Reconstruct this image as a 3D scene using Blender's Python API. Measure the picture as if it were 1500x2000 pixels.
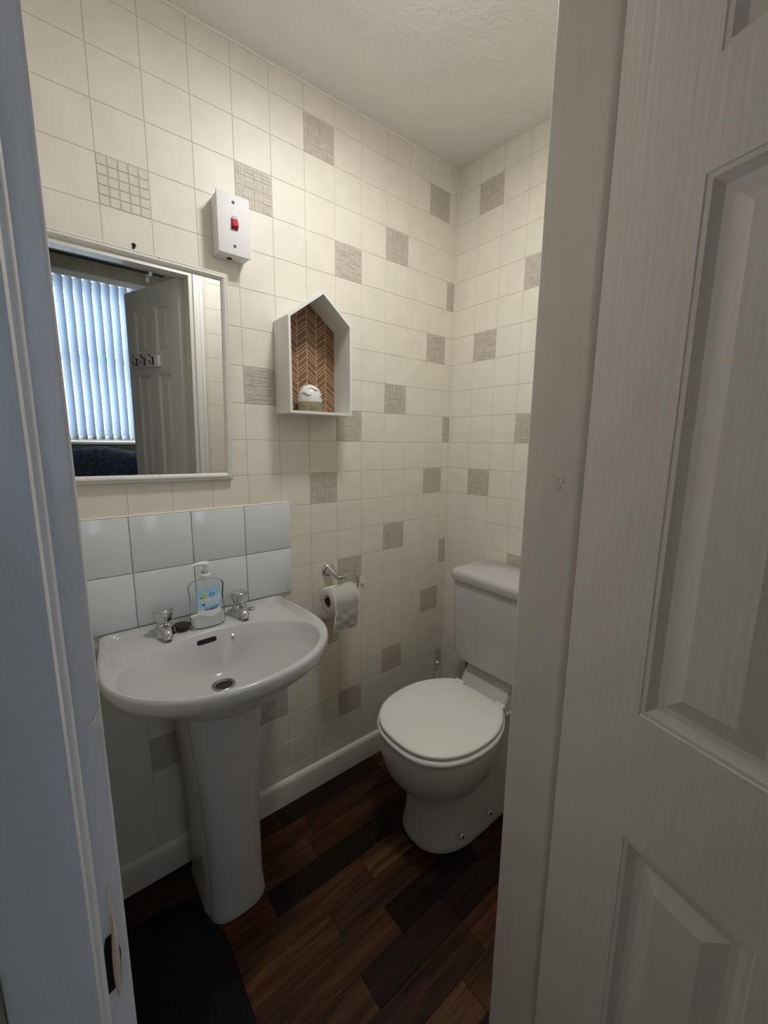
import bpy, bmesh, math, random
from mathutils import Vector, Matrix
random.seed(7)
for o in list(bpy.data.objects):
    bpy.data.objects.remove(o, do_unlink=True)
scene = bpy.context.scene
COL = scene.collection
T = 0.1063                      # pitch of the embossed wallpaper tiles, metres
XB = 1.2142                     # face of the right-hand (cistern) wall
YF = -0.894                     # toilet-side face of the wall with the doorway
XL = -0.175                     # face of the left wall

# ------------------------------------------------------------------ camera
def cam_axes(yaw, pitch, roll):
    f = Vector((math.sin(yaw) * math.cos(pitch), math.cos(yaw) * math.cos(pitch), math.sin(pitch)))
    r = Vector((math.cos(yaw), -math.sin(yaw), 0)); u = r.cross(f)
    return math.cos(roll) * r + math.sin(roll) * u, -math.sin(roll) * r + math.cos(roll) * u, f
cd = bpy.data.cameras.new('camera'); cam = bpy.data.objects.new('camera', cd); COL.objects.link(cam)
r_, u_, f_ = cam_axes(0.6811, -0.1666, 0.0107)
cam.matrix_world = Matrix(((r_.x, u_.x, -f_.x, -0.1459), (r_.y, u_.y, -f_.y, -1.2340), (r_.z, u_.z, -f_.z, 1.2973), (0, 0, 0, 1)))
cd.sensor_fit = 'VERTICAL'; cd.sensor_height = 36.0; cd.lens = 803.0 / 2000 * 36.0
cd.clip_start = 0.01; cd.clip_end = 100
scene.camera = cam

# ------------------------------------------------------------------ light and exposure
LAMP = (0.52, -0.53)            # ceiling light of the toilet room (its builder is further down)
LAMP_STRENGTH = 96.0
world = bpy.data.worlds.new('world'); scene.world = world; world.use_nodes = True
wb = world.node_tree.nodes['Background']; wb.inputs[0].default_value = (0.55, 0.72, 1.0, 1); wb.inputs[1].default_value = 1.0
dl = bpy.data.lights.new('daylight', 'AREA'); dlo = bpy.data.objects.new('daylight', dl); COL.objects.link(dlo)
dl.shape = 'RECTANGLE'; dl.size = 2.2; dl.size_y = 1.6; dl.energy = 170; dl.color = (0.94, 0.97, 1.0)
dlo.location = (0.77, -3.55, 1.75); dlo.rotation_euler = (math.radians(90), 0, math.radians(0))   # outside the window, faces +y
vs = scene.view_settings
vs.view_transform = 'Standard'; vs.look = 'None'; vs.exposure = 0.06; vs.gamma = 1.0; vs.use_curve_mapping = False
scene.cycles.max_bounces = 8; scene.cycles.diffuse_bounces = 4; scene.cycles.glossy_bounces = 4
scene.cycles.transmission_bounces = 8; scene.cycles.transparent_max_bounces = 12
scene.cycles.sample_clamp_indirect = 6.0
scene.cycles.use_denoising = True; scene.cycles.use_adaptive_sampling = True; scene.cycles.adaptive_threshold = 0.04; scene.cycles.use_light_tree = False

# ------------------------------------------------------------------ materials
M = {}
def nmat(name):
    m = bpy.data.materials.new(name); m.use_nodes = True; M[name] = m
    nt = m.node_tree
    return m, nt, nt.nodes['Principled BSDF']
def N(nt, typ, **kw):
    n = nt.nodes.new(typ)
    for k, v in kw.items():
        if hasattr(n, k): setattr(n, k, v)
        else: n.inputs[k.replace('_', ' ')].default_value = v
    return n
def c4(c): return (c[0], c[1], c[2], 1)
def simple(name, col, rough=0.5, metal=0.0, spec=0.5, bump=0.0, bscale=60.0, var=0.0, vscale=8.0, col2=None, stretch=None, coat=0.0, detail=4.0, bdist=0.002):
    m, nt, b = nmat(name)
    b.inputs['Base Color'].default_value = c4(col); b.inputs['Roughness'].default_value = rough
    b.inputs['Metallic'].default_value = metal; b.inputs['Specular IOR Level'].default_value = spec
    b.inputs['Coat Weight'].default_value = coat
    if var or bump:
        geo = N(nt, 'ShaderNodeNewGeometry'); src = geo.outputs['Position']
        if stretch:
            mp = N(nt, 'ShaderNodeMapping'); mp.inputs['Scale'].default_value = stretch
            nt.links.new(src, mp.inputs['Vector']); src = mp.outputs['Vector']
    if var:
        n = N(nt, 'ShaderNodeTexNoise', Scale=vscale, Detail=5.0); nt.links.new(src, n.inputs['Vector'])
        r = N(nt, 'ShaderNodeValToRGB'); r.color_ramp.elements[0].position = 0.35; r.color_ramp.elements[1].position = 0.68
        r.color_ramp.elements[0].color = c4(col2 or tuple(x * (1 - var) for x in col)); r.color_ramp.elements[1].color = c4(col)
        nt.links.new(n.outputs[0], r.inputs[0]); nt.links.new(r.outputs[0], b.inputs['Base Color'])
    if bump:
        n2 = N(nt, 'ShaderNodeTexNoise', Scale=bscale, Detail=detail); nt.links.new(src, n2.inputs['Vector'])
        bp = N(nt, 'ShaderNodeBump', Strength=bump, Distance=bdist); nt.links.new(n2.outputs[0], bp.inputs['Height'])
        nt.links.new(bp.outputs[0], b.inputs['Normal'])
    return m
simple('wallpaper', (0.81, 0.77, 0.68), 0.5, bump=0.12, bscale=90, var=0.06, vscale=14)
simple('grout', (0.62, 0.575, 0.49), 0.8)
simple('decor', (0.60, 0.55, 0.475), 0.55, bump=0.25, bscale=160, var=0.16, vscale=60)
simple('decor_pale', (0.72, 0.68, 0.60), 0.5, bump=0.15, bscale=120, var=0.06, vscale=30)
simple('decor_joint', (0.54, 0.50, 0.435), 0.8)
simple('gloss_paint', (0.85, 0.82, 0.805), 0.36, bump=0.5, bscale=150, stretch=(1, 1, 0.05), coat=0.1, var=0.05, vscale=6, bdist=0.0012)
simple('frame_paint', (0.82, 0.79, 0.755), 0.28, bump=0.5, bscale=110, stretch=(1, 1, 0.06), coat=0.1, var=0.06, vscale=9, bdist=0.0012)
simple('skirting', (0.76, 0.715, 0.64), 0.4, bump=0.12, bscale=40, var=0.06)
simple('white_tile', (0.72, 0.755, 0.77), 0.12, bump=0.03, bscale=14)
simple('tile_grout', (0.62, 0.61, 0.57), 0.85)
simple('ceramic', (0.545, 0.535, 0.54), 0.2, spec=0.45)
simple('seat_white', (0.87, 0.885, 0.85), 0.3)
simple('chrome', (0.60, 0.61, 0.62), 0.08, metal=1.0)
simple('steel', (0.30, 0.30, 0.30), 0.35, metal=1.0)
simple('black_rubber', (0.012, 0.012, 0.013), 0.5)
simple('dark_hole', (0.01, 0.008, 0.007), 0.9)
simple('rust', (0.05, 0.022, 0.012), 0.75, var=0.5, vscale=90)
simple('white_plastic', (0.80, 0.80, 0.79), 0.32)
simple('switch_white', (0.76, 0.76, 0.765), 0.55, spec=0.3)
simple('red_plastic', (0.50, 0.015, 0.03), 0.25)
simple('red_dark', (0.20, 0.006, 0.014), 0.35)
simple('grey_dark', (0.11, 0.11, 0.115), 0.6)
simple('grey_mark', (0.45, 0.45, 0.46), 0.6)
simple('shelf_white', (0.79, 0.80, 0.775), 0.45, bump=0.05, bscale=60)
simple('paper', (0.86, 0.85, 0.81), 0.9, bump=0.25, bscale=120, bdist=0.001)
simple('cardboard', (0.16, 0.11, 0.065), 0.9)
simple('raw_paper', (0.86, 0.80, 0.63), 0.85)
simple('wood_raw', (0.66, 0.55, 0.40), 0.8, bump=0.4, bscale=200, stretch=(1, 1, 0.1))
simple('mat_dark', (0.016, 0.0195, 0.0205), 0.95, spec=0.1, bump=0.9, bscale=420, var=0.45, vscale=9, bdist=0.004)
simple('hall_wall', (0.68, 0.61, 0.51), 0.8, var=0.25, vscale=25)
simple('hall_wall_backlit', (0.36, 0.30, 0.22), 0.8, var=0.25, vscale=25)  # hall wall copy with the backlit shade around the window darkened into its colour
simple('hall_ceiling', (0.72, 0.70, 0.66), 0.8)
simple('hall_carpet', (0.24, 0.21, 0.20), 0.95, bump=0.5, bscale=300)
simple('throw_navy', (0.15, 0.21, 0.33), 0.95, bump=1.0, bscale=70, var=0.6, vscale=55, bdist=0.012)
simple('sofa_fabric', (0.03, 0.03, 0.035), 0.9)
simple('pole_black', (0.012, 0.012, 0.014), 0.4)
simple('pipe_brown', (0.30, 0.20, 0.10), 0.5, var=0.5, vscale=40)
simple('sealant', (0.78, 0.73, 0.62), 0.45)
simple('window_frame', (0.8, 0.8, 0.8), 0.35)
simple('hook_metal', (0.10, 0.10, 0.11), 0.25, metal=0.9)
simple('nail', (0.02, 0.014, 0.011), 0.5, metal=0.5)
simple('brass_old', (0.32, 0.24, 0.13), 0.4, metal=0.8)
simple('label_blue', (0.30, 0.62, 0.86), 0.4, var=0.5, vscale=22, col2=(0.62, 0.82, 0.92))
simple('label_white', (0.86, 0.88, 0.9), 0.4)
simple('label_mid', (0.06, 0.36, 0.75), 0.4)
simple('label_navy', (0.01, 0.03, 0.14), 0.4)
simple('label_yellow', (0.62, 0.66, 0.04), 0.4)
simple('label_teal', (0.02, 0.35, 0.40), 0.4)
simple('liquid', (0.86, 0.90, 0.87), 0.25, spec=0.5)
simple('gel_green', (0.10, 0.26, 0.15), 0.18, var=1.0, vscale=55, col2=(0.40, 0.22, 0.15), coat=0.6)
simple('slot_grey', (0.22, 0.25, 0.26), 0.6)

def mirror_mat():
    m, nt, b = nmat('mirror_glass')
    b.inputs['Base Color'].default_value = (0.83, 0.86, 0.85, 1); b.inputs['Metallic'].default_value = 1.0; b.inputs['Roughness'].default_value = 0.005
mirror_mat()
def frame_white():
    m, nt, b = nmat('mirror_frame')
    geo = N(nt, 'ShaderNodeNewGeometry')
    n = N(nt, 'ShaderNodeTexNoise', Scale=160.0, Detail=6.0); nt.links.new(geo.outputs['Position'], n.inputs['Vector'])
    r = N(nt, 'ShaderNodeValToRGB'); e = r.color_ramp.elements
    e[0].position = 0.27; e[0].color = (0.30, 0.26, 0.22, 1); e[1].position = 0.36; e[1].color = (0.74, 0.72, 0.68, 1)
    nt.links.new(n.outputs[0], r.inputs[0]); nt.links.new(r.outputs[0], b.inputs['Base Color']); b.inputs['Roughness'].default_value = 0.5
frame_white()
def artex():
    m, nt, b = nmat('artex')
    b.inputs['Base Color'].default_value = (0.82, 0.81, 0.78, 1); b.inputs['Roughness'].default_value = 0.75
    geo = N(nt, 'ShaderNodeNewGeometry')
    n1 = N(nt, 'ShaderNodeTexNoise', Scale=9.0, Detail=3.0, Distortion=2.2); nt.links.new(geo.outputs['Position'], n1.inputs['Vector'])
    r = N(nt, 'ShaderNodeValToRGB'); e = r.color_ramp.elements           # thin trowel ridges
    e[0].position = 0.44; e[0].color = (0, 0, 0, 1); e[1].position = 0.62; e[1].color = (0.25, 0.25, 0.25, 1)
    x = r.color_ramp.elements.new(0.52); x.color = (1, 1, 1, 1)
    nt.links.new(n1.outputs[0], r.inputs[0])
    n2 = N(nt, 'ShaderNodeTexNoise', Scale=45.0, Detail=5.0); nt.links.new(geo.outputs['Position'], n2.inputs['Vector'])
    ad = N(nt, 'ShaderNodeMath', operation='MULTIPLY_ADD'); nt.links.new(n2.outputs[0], ad.inputs[0]); ad.inputs[1].default_value = 0.5
    nt.links.new(r.outputs[0], ad.inputs[2])
    bp = N(nt, 'ShaderNodeBump', Strength=0.26, Distance=0.004); nt.links.new(ad.outputs[0], bp.inputs['Height']); nt.links.new(bp.outputs[0], b.inputs['Normal'])
artex()
def plank_mat():
    m, nt, b = nmat('plank_wood')
    oi = N(nt, 'ShaderNodeObjectInfo'); geo = N(nt, 'ShaderNodeNewGeometry')
    off = N(nt, 'ShaderNodeVectorMath', operation='SCALE'); off.inputs[0].default_value = (3.7, 5.1, 9.0)
    nt.links.new(oi.outputs['Random'], off.inputs['Scale'])
    add = N(nt, 'ShaderNodeVectorMath', operation='ADD'); nt.links.new(geo.outputs['Position'], add.inputs[0]); nt.links.new(off.outputs[0], add.inputs[1])
    mp = N(nt, 'ShaderNodeMapping'); mp.inputs['Scale'].default_value = (2.2, 26.0, 1); nt.links.new(add.outputs[0], mp.inputs['Vector'])
    n1 = N(nt, 'ShaderNodeTexNoise', Scale=1.6, Detail=6.0, Roughness=0.62, Distortion=0.6); nt.links.new(mp.outputs[0], n1.inputs['Vector'])
    mp2 = N(nt, 'ShaderNodeMapping'); mp2.inputs['Scale'].default_value = (8, 160.0, 1); nt.links.new(add.outputs[0], mp2.inputs['Vector'])
    n2 = N(nt, 'ShaderNodeTexNoise', Scale=1.5, Detail=3.0); nt.links.new(mp2.outputs[0], n2.inputs['Vector'])
    r = N(nt, 'ShaderNodeValToRGB'); e = r.color_ramp.elements
    e[0].position = 0.30; e[0].color = (0.26, 0.23, 0.23, 1); e[1].position = 0.70; e[1].color = (1.75, 1.5, 1.25, 1)
    nt.links.new(n1.outputs[0], r.inputs[0])
    mx = N(nt, 'ShaderNodeMix', data_type='RGBA', blend_type='MULTIPLY'); mx.inputs[0].default_value = 1.0
    nt.links.new(oi.outputs['Color'], mx.inputs[6]); nt.links.new(r.outputs[0], mx.inputs[7])
    r2 = N(nt, 'ShaderNodeValToRGB'); r2.color_ramp.elements[0].position = 0.3; r2.color_ramp.elements[0].color = (0.66, 0.66, 0.66, 1); r2.color_ramp.elements[1].position = 0.6
    nt.links.new(n2.outputs[0], r2.inputs[0])
    mx2 = N(nt, 'ShaderNodeMix', data_type='RGBA', blend_type='MULTIPLY'); mx2.inputs[0].default_value = 1.0
    nt.links.new(mx.outputs[2], mx2.inputs[6]); nt.links.new(r2.outputs[0], mx2.inputs[7])
    nt.links.new(mx2.outputs[2], b.inputs['Base Color']); b.inputs['Roughness'].default_value = 0.48; b.inputs['Specular IOR Level'].default_value = 0.16
    bp = N(nt, 'ShaderNodeBump', Strength=0.15, Distance=0.001); nt.links.new(n2.outputs[0], bp.inputs['Height']); nt.links.new(bp.outputs[0], b.inputs['Normal'])
plank_mat()
def clear_plastic():
    m, nt, b = nmat('clear_plastic')
    out = nt.nodes['Material Output']
    tr = N(nt, 'ShaderNodeBsdfTransparent'); tr.inputs[0].default_value = (0.97, 0.985, 0.985, 1)
    gl = N(nt, 'ShaderNodeBsdfGlossy'); gl.inputs['Roughness'].default_value = 0.08
    fr = N(nt, 'ShaderNodeFresnel', IOR=1.11); mx = N(nt, 'ShaderNodeMixShader')
    nt.links.new(fr.outputs[0], mx.inputs[0]); nt.links.new(tr.outputs[0], mx.inputs[1]); nt.links.new(gl.outputs[0], mx.inputs[2]); nt.links.new(mx.outputs[0], out.inputs[0])
clear_plastic()
def slat_mat():
    m, nt, b = nmat('blind_fabric')
    out = nt.nodes['Material Output']
    d = N(nt, 'ShaderNodeBsdfDiffuse'); d.inputs[0].default_value = (0.8, 0.84, 0.88, 1)
    t = N(nt, 'ShaderNodeBsdfTranslucent'); t.inputs[0].default_value = (0.31, 0.39, 0.50, 1)
    mx = N(nt, 'ShaderNodeMixShader'); mx.inputs[0].default_value = 0.48
    nt.links.new(d.outputs[0], mx.inputs[1]); nt.links.new(t.outputs[0], mx.inputs[2]); nt.links.new(mx.outputs[0], out.inputs[0])
slat_mat()
def lamp_mat():
    m, nt, b = nmat('lamp_glow')
    out = nt.nodes['Material Output']; e = N(nt, 'ShaderNodeEmission'); e.inputs[0].default_value = (1.0, 0.985, 0.965, 1); e.inputs[1].default_value = LAMP_STRENGTH
    nt.links.new(e.outputs[0], out.inputs[0])
lamp_mat()
def chevron_mat():
    # printed back paper of the little house: pale herringbone lines on brown wood
    m, nt, b = nmat('herringbone_print')
    tc = N(nt, 'ShaderNodeTexCoord'); sp = N(nt, 'ShaderNodeSeparateXYZ'); nt.links.new(tc.outputs['Object'], sp.inputs[0])
    def mth(op, a, bb=None, c=None):
        n = N(nt, 'ShaderNodeMath', operation=op)
        for i, v in enumerate((a, bb, c)):
            if v is None: continue
            if isinstance(v, (int, float)): n.inputs[i].default_value = v
            else: nt.links.new(v, n.inputs[i])
        return n.outputs[0]
    W = 0.0338
    u = mth('ADD', mth('DIVIDE', mth('ADD', sp.outputs[0], 0.1015), W), 10.0)
    fr = mth('FRACT', u); half = mth('FRACT', mth('MULTIPLY', u, 0.5)); odd = mth('GREATER_THAN', half, 0.5)
    tri = mth('ADD', mth('MULTIPLY', fr, mth('SUBTRACT', 1.0, mth('MULTIPLY', odd, 2.0))), odd)      # up then down
    zz = mth('SUBTRACT', mth('ADD', sp.outputs[2], 1.0), mth('MULTIPLY', tri, 0.027))
    colid = mth('FLOOR', u)
    P = 0.062
    ph = mth('FRACT', mth('ADD', mth('DIVIDE', zz, P), mth('MULTIPLY', odd, 0.37)))
    line = None
    for pos in (0.05, 0.22, 0.40, 0.70):
        k = mth('LESS_THAN', mth('ABSOLUTE', mth('SUBTRACT', ph, pos)), 0.0125)
        line = k if line is None else mth('MAXIMUM', line, k)
    vl = mth('GREATER_THAN', mth('ABSOLUTE', mth('SUBTRACT', fr, 0.5)), 0.482)
    line = mth('MAXIMUM', line, vl)
    n = N(nt, 'ShaderNodeTexNoise', Scale=8.0, Detail=5.0)
    mp = N(nt, 'ShaderNodeMapping'); mp.inputs['Scale'].default_value = (60, 1, 8); nt.links.new(tc.outputs['Object'], mp.inputs['Vector']); nt.links.new(mp.outputs[0], n.inputs['Vector'])
    rp = N(nt, 'ShaderNodeValToRGB'); rp.color_ramp.elements[0].color = (0.17, 0.082, 0.038, 1); rp.color_ramp.elements[1].color = (0.235, 0.118, 0.055, 1)
    nt.links.new(n.outputs[0], rp.inputs[0])
    mx = N(nt, 'ShaderNodeMix', data_type='RGBA'); nt.links.new(line, mx.inputs[0]); nt.links.new(rp.outputs[0], mx.inputs[6]); mx.inputs[7].default_value = (0.80, 0.62, 0.43, 1)
    nt.links.new(mx.outputs[2], b.inputs['Base Color']); b.inputs['Roughness'].default_value = 0.6
chevron_mat()

# ------------------------------------------------------------------ mesh helpers
class B:
    def __init__(s): s.bm = bmesh.new()
    def box(s, x0, x1, y0, y1, z0, z1, bev=0.0, seg=2):
        t = bmesh.new(); bmesh.ops.create_cube(t, size=1)
        for v in t.verts: v.co = Vector((x0 + (v.co.x + .5) * (x1 - x0), y0 + (v.co.y + .5) * (y1 - y0), z0 + (v.co.z + .5) * (z1 - z0)))
        if bev: bmesh.ops.bevel(t, geom=t.edges[:], offset=bev, segments=seg, profile=0.5, affect='EDGES')
        return s.merge(t)
    def merge(s, t, mat=None):
        if mat is not None: t.transform(mat)
        me = bpy.data.meshes.new('tmp'); t.to_mesh(me); t.free(); s.bm.from_mesh(me); bpy.data.meshes.remove(me); return s
    def rings(s, rings, cap0=True, cap1=True, closed=True):
        vr = [[s.bm.verts.new(p) for p in r] for r in rings]; n = len(rings[0])
        for a, b in zip(vr, vr[1:]):
            for i in range(n if closed else n - 1):
                j = (i + 1) % n
                s.bm.faces.new((a[i], a[j], b[j], b[i]))
        if cap0: s.bm.faces.new(list(reversed(vr[0])))
        if cap1: s.bm.faces.new(vr[-1])
        return s
    def lathe(s, prof, c=(0, 0, 0), n=28, axis='Z', cap=True, sx=1.0, sy=1.0, lobes=0, lamp=0.0):
        rr = []
        for q in prof:
            r, h = q[0], q[1]; la = q[2] if len(q) > 2 else 0.0
            ring = []
            for i in range(n):
                a = 2 * math.pi * i / n; rad = r * (1 + la * math.cos(lobes * a)) if lobes else r
                p = (rad * math.cos(a) * sx, rad * math.sin(a) * sy, h)
                if axis == 'Y': p = (p[0], -p[2], p[1])
                elif axis == 'X': p = (p[2], p[0], p[1])
                ring.append((c[0] + p[0], c[1] + p[1], c[2] + p[2]))
            rr.append(ring)
        return s.rings(rr, cap, cap)
    def tube(s, pts, rad, n=10, cap=True):
        pts = [Vector(p) for p in pts]; rr = []; up = None
        for i, p in enumerate(pts):
            d = (pts[min(i + 1, len(pts) - 1)] - pts[max(i - 1, 0)]).normalized()
            if up is None: up = Vector((0, 0, 1)) if abs(d.z) < .9 else Vector((1, 0, 0))
            a = d.cross(up).normalized(); b = a.cross(d).normalized(); up = b
            r = rad[i] if isinstance(rad, (list, tuple)) else rad
            rr.append([p + r * (math.cos(2 * math.pi * k / n) * a + math.sin(2 * math.pi * k / n) * b) for k in range(n)])
        return s.rings(rr, cap, cap)
    def prism(s, poly, z0, z1, axis='Z'):
        def P(a, b, h): return {'Z': (a, b, h), 'Y': (a, h, b), 'X': (h, a, b)}[axis]
        return s.rings([[P(a, b, z0) for a, b in poly], [P(a, b, z1) for a, b in poly]])
    def bevel(s, off, ang=30, seg=2):
        es = [e for e in s.bm.edges if len(e.link_faces) == 2 and e.calc_face_angle(0) > math.radians(ang)]
        bmesh.ops.bevel(s.bm, geom=es, offset=off, segments=seg, profile=0.5, affect='EDGES', clamp_overlap=True); return s
    def mesh(s, name, mat, smooth=True, ang=38):
        bmesh.ops.recalc_face_normals(s.bm, faces=s.bm.faces[:])
        if smooth:
            for f in s.bm.faces: f.smooth = True
            for e in s.bm.edges:
                if len(e.link_faces) == 2 and e.calc_face_angle(0) > math.radians(ang): e.smooth = False
        me = bpy.data.meshes.new(name); s.bm.to_mesh(me); s.bm.free()
        if mat: me.materials.append(M[mat])
        return me
OR = {}
def part(name, b, mat, parent=None, smooth=True, ang=38, label=None):
    """one mesh object; vertices are in the thing's own frame unless the thing was made by thing_w (then in world metres)"""
    o = bpy.data.objects.new(name, b.mesh(name, mat, smooth, ang) if isinstance(b, B) else b)
    COL.objects.link(o)
    if parent is not None:
        o.parent = parent; off = OR.get(parent.name)
        if off is not None:
            o.data.transform(Matrix.Translation(-off)); OR[o.name] = off
    if label: o['label'] = label
    return o
def tag(o, label, cat, group=None):
    o['label'] = label; o['category'] = cat
    if group: o['group'] = group
    return o
def thing(name, label, cat, loc=(0, 0, 0), rot=(0, 0, 0), world_coords=False, group=None):
    o = bpy.data.objects.new(name, None); COL.objects.link(o); o.location = loc; o.rotation_euler = rot; o.empty_display_size = 0.05
    if world_coords: OR[o.name] = Vector(loc)
    return tag(o, label, cat, group)
def struct(name, b, mat, label=None, smooth=False):
    o = part(name, b, mat, smooth=smooth); o['kind'] = 'structure'
    if label: o['label'] = label
    return o
def struct_empty(name, label, loc=(0, 0, 0), rot=(0, 0, 0), world_coords=False):
    o = bpy.data.objects.new(name, None); COL.objects.link(o); o.location = loc; o.rotation_euler = rot; o['kind'] = 'structure'; o['label'] = label; o.empty_display_size = 0.05
    if world_coords: OR[o.name] = Vector(loc)
    return o

# ------------------------------------------------------------------ the room shell
HX0, HX1, HY = -1.05, 1.75, -2.95     # the room outside the door
wall_back = struct('wall_back', B().box(XL - .1, XB + .1, 0, .1, 0, 2.5), 'grout', 'cream tile-effect papered wall behind the washbasin')
wall_right = struct('wall_right', B().box(XB, XB + .1, YF - .1, 0, 0, 2.5), 'grout', 'cream tile-effect papered wall behind the cistern')
wall_left = struct('wall_left', B().box(XL - .1, XL, YF, 0, 0, 2.5), 'wallpaper', 'cream papered wall left of the washbasin')
OPX0, OPX1, OPZ = -0.149, 0.413, 1.962     # door opening between the linings
b = B().box(HX0, OPX0 - .03, YF - .096, YF, 0, 2.6).box(OPX1 + .03, HX1, YF - .096, YF, 0, 2.6).box(OPX0 - .03, OPX1 + .03, YF - .096, YF, OPZ + .03, 2.6)
wall_front = struct('wall_front', b, 'grout', 'papered wall with the doorway, seen in the mirror')

def ceil_z(x, y): return 2.352 + .032 * (x - XB) + .05 * y
b = B(); q = [(XL - .1, .1), (XB + .1, .1), (XB + .1, YF - .02), (XL - .1, YF - .02)]
b.rings([[(x, y, ceil_z(x, y)) for x, y in q], [(x, y, 2.52) for x, y in q]])
ceiling = struct('ceiling', b, 'artex', 'off-white ceiling with swirled plaster texture')

# embossed wallpaper tiles: one raised piece each, joints recessed
G, HT = 0.0013, 0.0011
_tiles = {}
def tile_mesh(w, h, kind='plain'):
    key = (round(w, 4), round(h, 4), kind)
    if key in _tiles: return _tiles[key]
    b = B()
    def piece(x0, x1, z0, z1, hh, ch):
        r0 = [(x0, 0, z0), (x1, 0, z0), (x1, 0, z1), (x0, 0, z1)]; r1 = [(x0 + ch, -hh, z0 + ch), (x1 - ch, -hh, z0 + ch), (x1 - ch, -hh, z1 - ch), (x0 + ch, -hh, z1 - ch)]
        b.rings([r0, r1], cap0=False)
    if kind == 'plain': piece(G / 2, w - G / 2, G / 2, h - G / 2, HT, .0008); mat = 'wallpaper'
    else:
        rnd = random.Random(hash(kind) % 1000 if not kind[-1].isdigit() else int(kind[-1]) * 17 + 3)
        piece(G / 2, w - G / 2, G / 2, h - G / 2, .0003, .0002)
        if kind == 'grid':
            for i in range(5):
                for j in range(5):
                    c = (T - G) / 5
                    piece(G / 2 + i * c + .0009, G / 2 + (i + 1) * c - .0009, G / 2 + j * c + .0009, G / 2 + (j + 1) * c - .0009, .0016, .0007)
            mat = 'decor_pale'
        else:
            nb = 4; c = (T - G) / nb
            for i in range(nb):
                for j in range(nb):
                    k = rnd.choice((2, 3, 3)); hor = rnd.random() < (.62 if kind[0] == 'h' else .38)
                    for m_ in range(k):
                        a0 = c * m_ / k + .0004; a1 = c * (m_ + 1) / k - .0004
                        x0, x1, z0, z1 = (i * c + .0003, (i + 1) * c - .0003, j * c + a0, j * c + a1) if hor else (i * c + a0, i * c + a1, j * c + .0003, (j + 1) * c - .0003)
                        x0, x1, z0, z1 = [v + G / 2 for v in (x0, x1, z0, z1)]
                        x1 = min(x1, w - G / 2)
                        if x1 - x0 < .001: continue
                        piece(x0, x1, z0, z1, .0008 + .0008 * rnd.random(), .0004)
            mat = 'decor'
    me = b.mesh('tile_' + kind, mat, smooth=False)
    if kind != 'plain':
        me.materials.append(M['decor_joint'] if kind == 'grid' else M['decor'])
        if kind == 'grid': me.polygons[4].material_index = 1
    _tiles[key] = me
    return me
def zrow(r): return (20.24 - r - 1) * T        # bottom of tile row r (row 0 starts at the reference joint)
ZTOP, ZBOT = 2.40, 0.078
def lay_tiles(wall, cols, decor, place, skip=lambda a, b_, c, d: False):
    for ci, (a0, a1) in enumerate(cols):
        for r in range(-3, 21):
            z0, z1 = zrow(r), zrow(r) + T
            if z0 > 2.36 or z1 < ZBOT: continue
            h0 = max(z0, ZBOT); h1 = min(z1, ZTOP)
            if h1 - h0 < .004 or skip(a0, a1, h0, h1): continue
            kind = decor.get((ci, r), 'plain')
            if h1 - h0 < T - .001: kind = 'plain'
            o = bpy.data.objects.new('tile', tile_mesh(a1 - a0, h1 - h0, kind)); COL.objects.link(o)
            o.parent = wall; loc, rz = place(a0, h0); o.location = loc; o.rotation_euler = (0, 0, rz)
colsA = [(max(XL, i * T), min(XB, (i + 1) * T)) for i in range(-2, 12)]
decA = {}
for c, first, v in ((3, 1, 'v1'), (5, -1, 'v2'), (6, 2, 'v3'), (8, 1, 'v4'), (10, -1, 'v5'), (11, 2, 'v6')):
    for k in range(5): decA[(c + 2, first + 5 * k)] = ('h' if k >= 1 else 'v') + str((int(v[1]) + k * 3) % 9)
decA[(2, 2)] = 'grid'; decA[(2, 16)] = 'h7'; decA[(2, 11)] = 'h5'
def skipA(a0, a1, h0, h1):
    if a0 > -.15 and a1 < .452 and h0 > .79 and h1 < 1.10: return True       # under the splashback
    return a0 > -.15 and a1 < .25 and h0 > 1.21 and h1 < 1.73               # behind the mirror
lay_tiles(wall_back, colsA, decA, lambda a, h: ((a, 0, h), 0), skipA)
b1 = 1.0614 * T
edges = [0.0] + [b1 + k * T for k in range(0, 8)]; edges = [e for e in edges if e < -YF] + [-YF]
colsB = list(zip(edges, edges[1:]))
decB = {}
for k in range(5):
    decB[(1, -1 + 5 * k)] = 'v' + str(k + 1) if k == 0 else 'h' + str(k + 2); decB[(3, 2 + 5 * k)] = 'h' + str(k + 3); decB[(6, -1 + 5 * k)] = 'h' + str(k)
lay_tiles(wall_right, colsB, decB, lambda a, h: ((XB, -a, h), -math.pi / 2))
colsF = []; x = XB
while x > OPX1 + .05 + .004: colsF.append((max(x - T, OPX1 + .05), x)); x -= T
lay_tiles(wall_front, colsF, {}, lambda a, h: ((a + 0, YF, h), 0) if False else ((a, YF, h), 0))
for o in wall_front.children:                # these face the other way (+y): turn each about its own left edge
    w = max(v.co.x for v in o.data.vertices) + G / 2
    o.rotation_euler = (0, 0, math.pi); o.location.x += w
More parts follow.
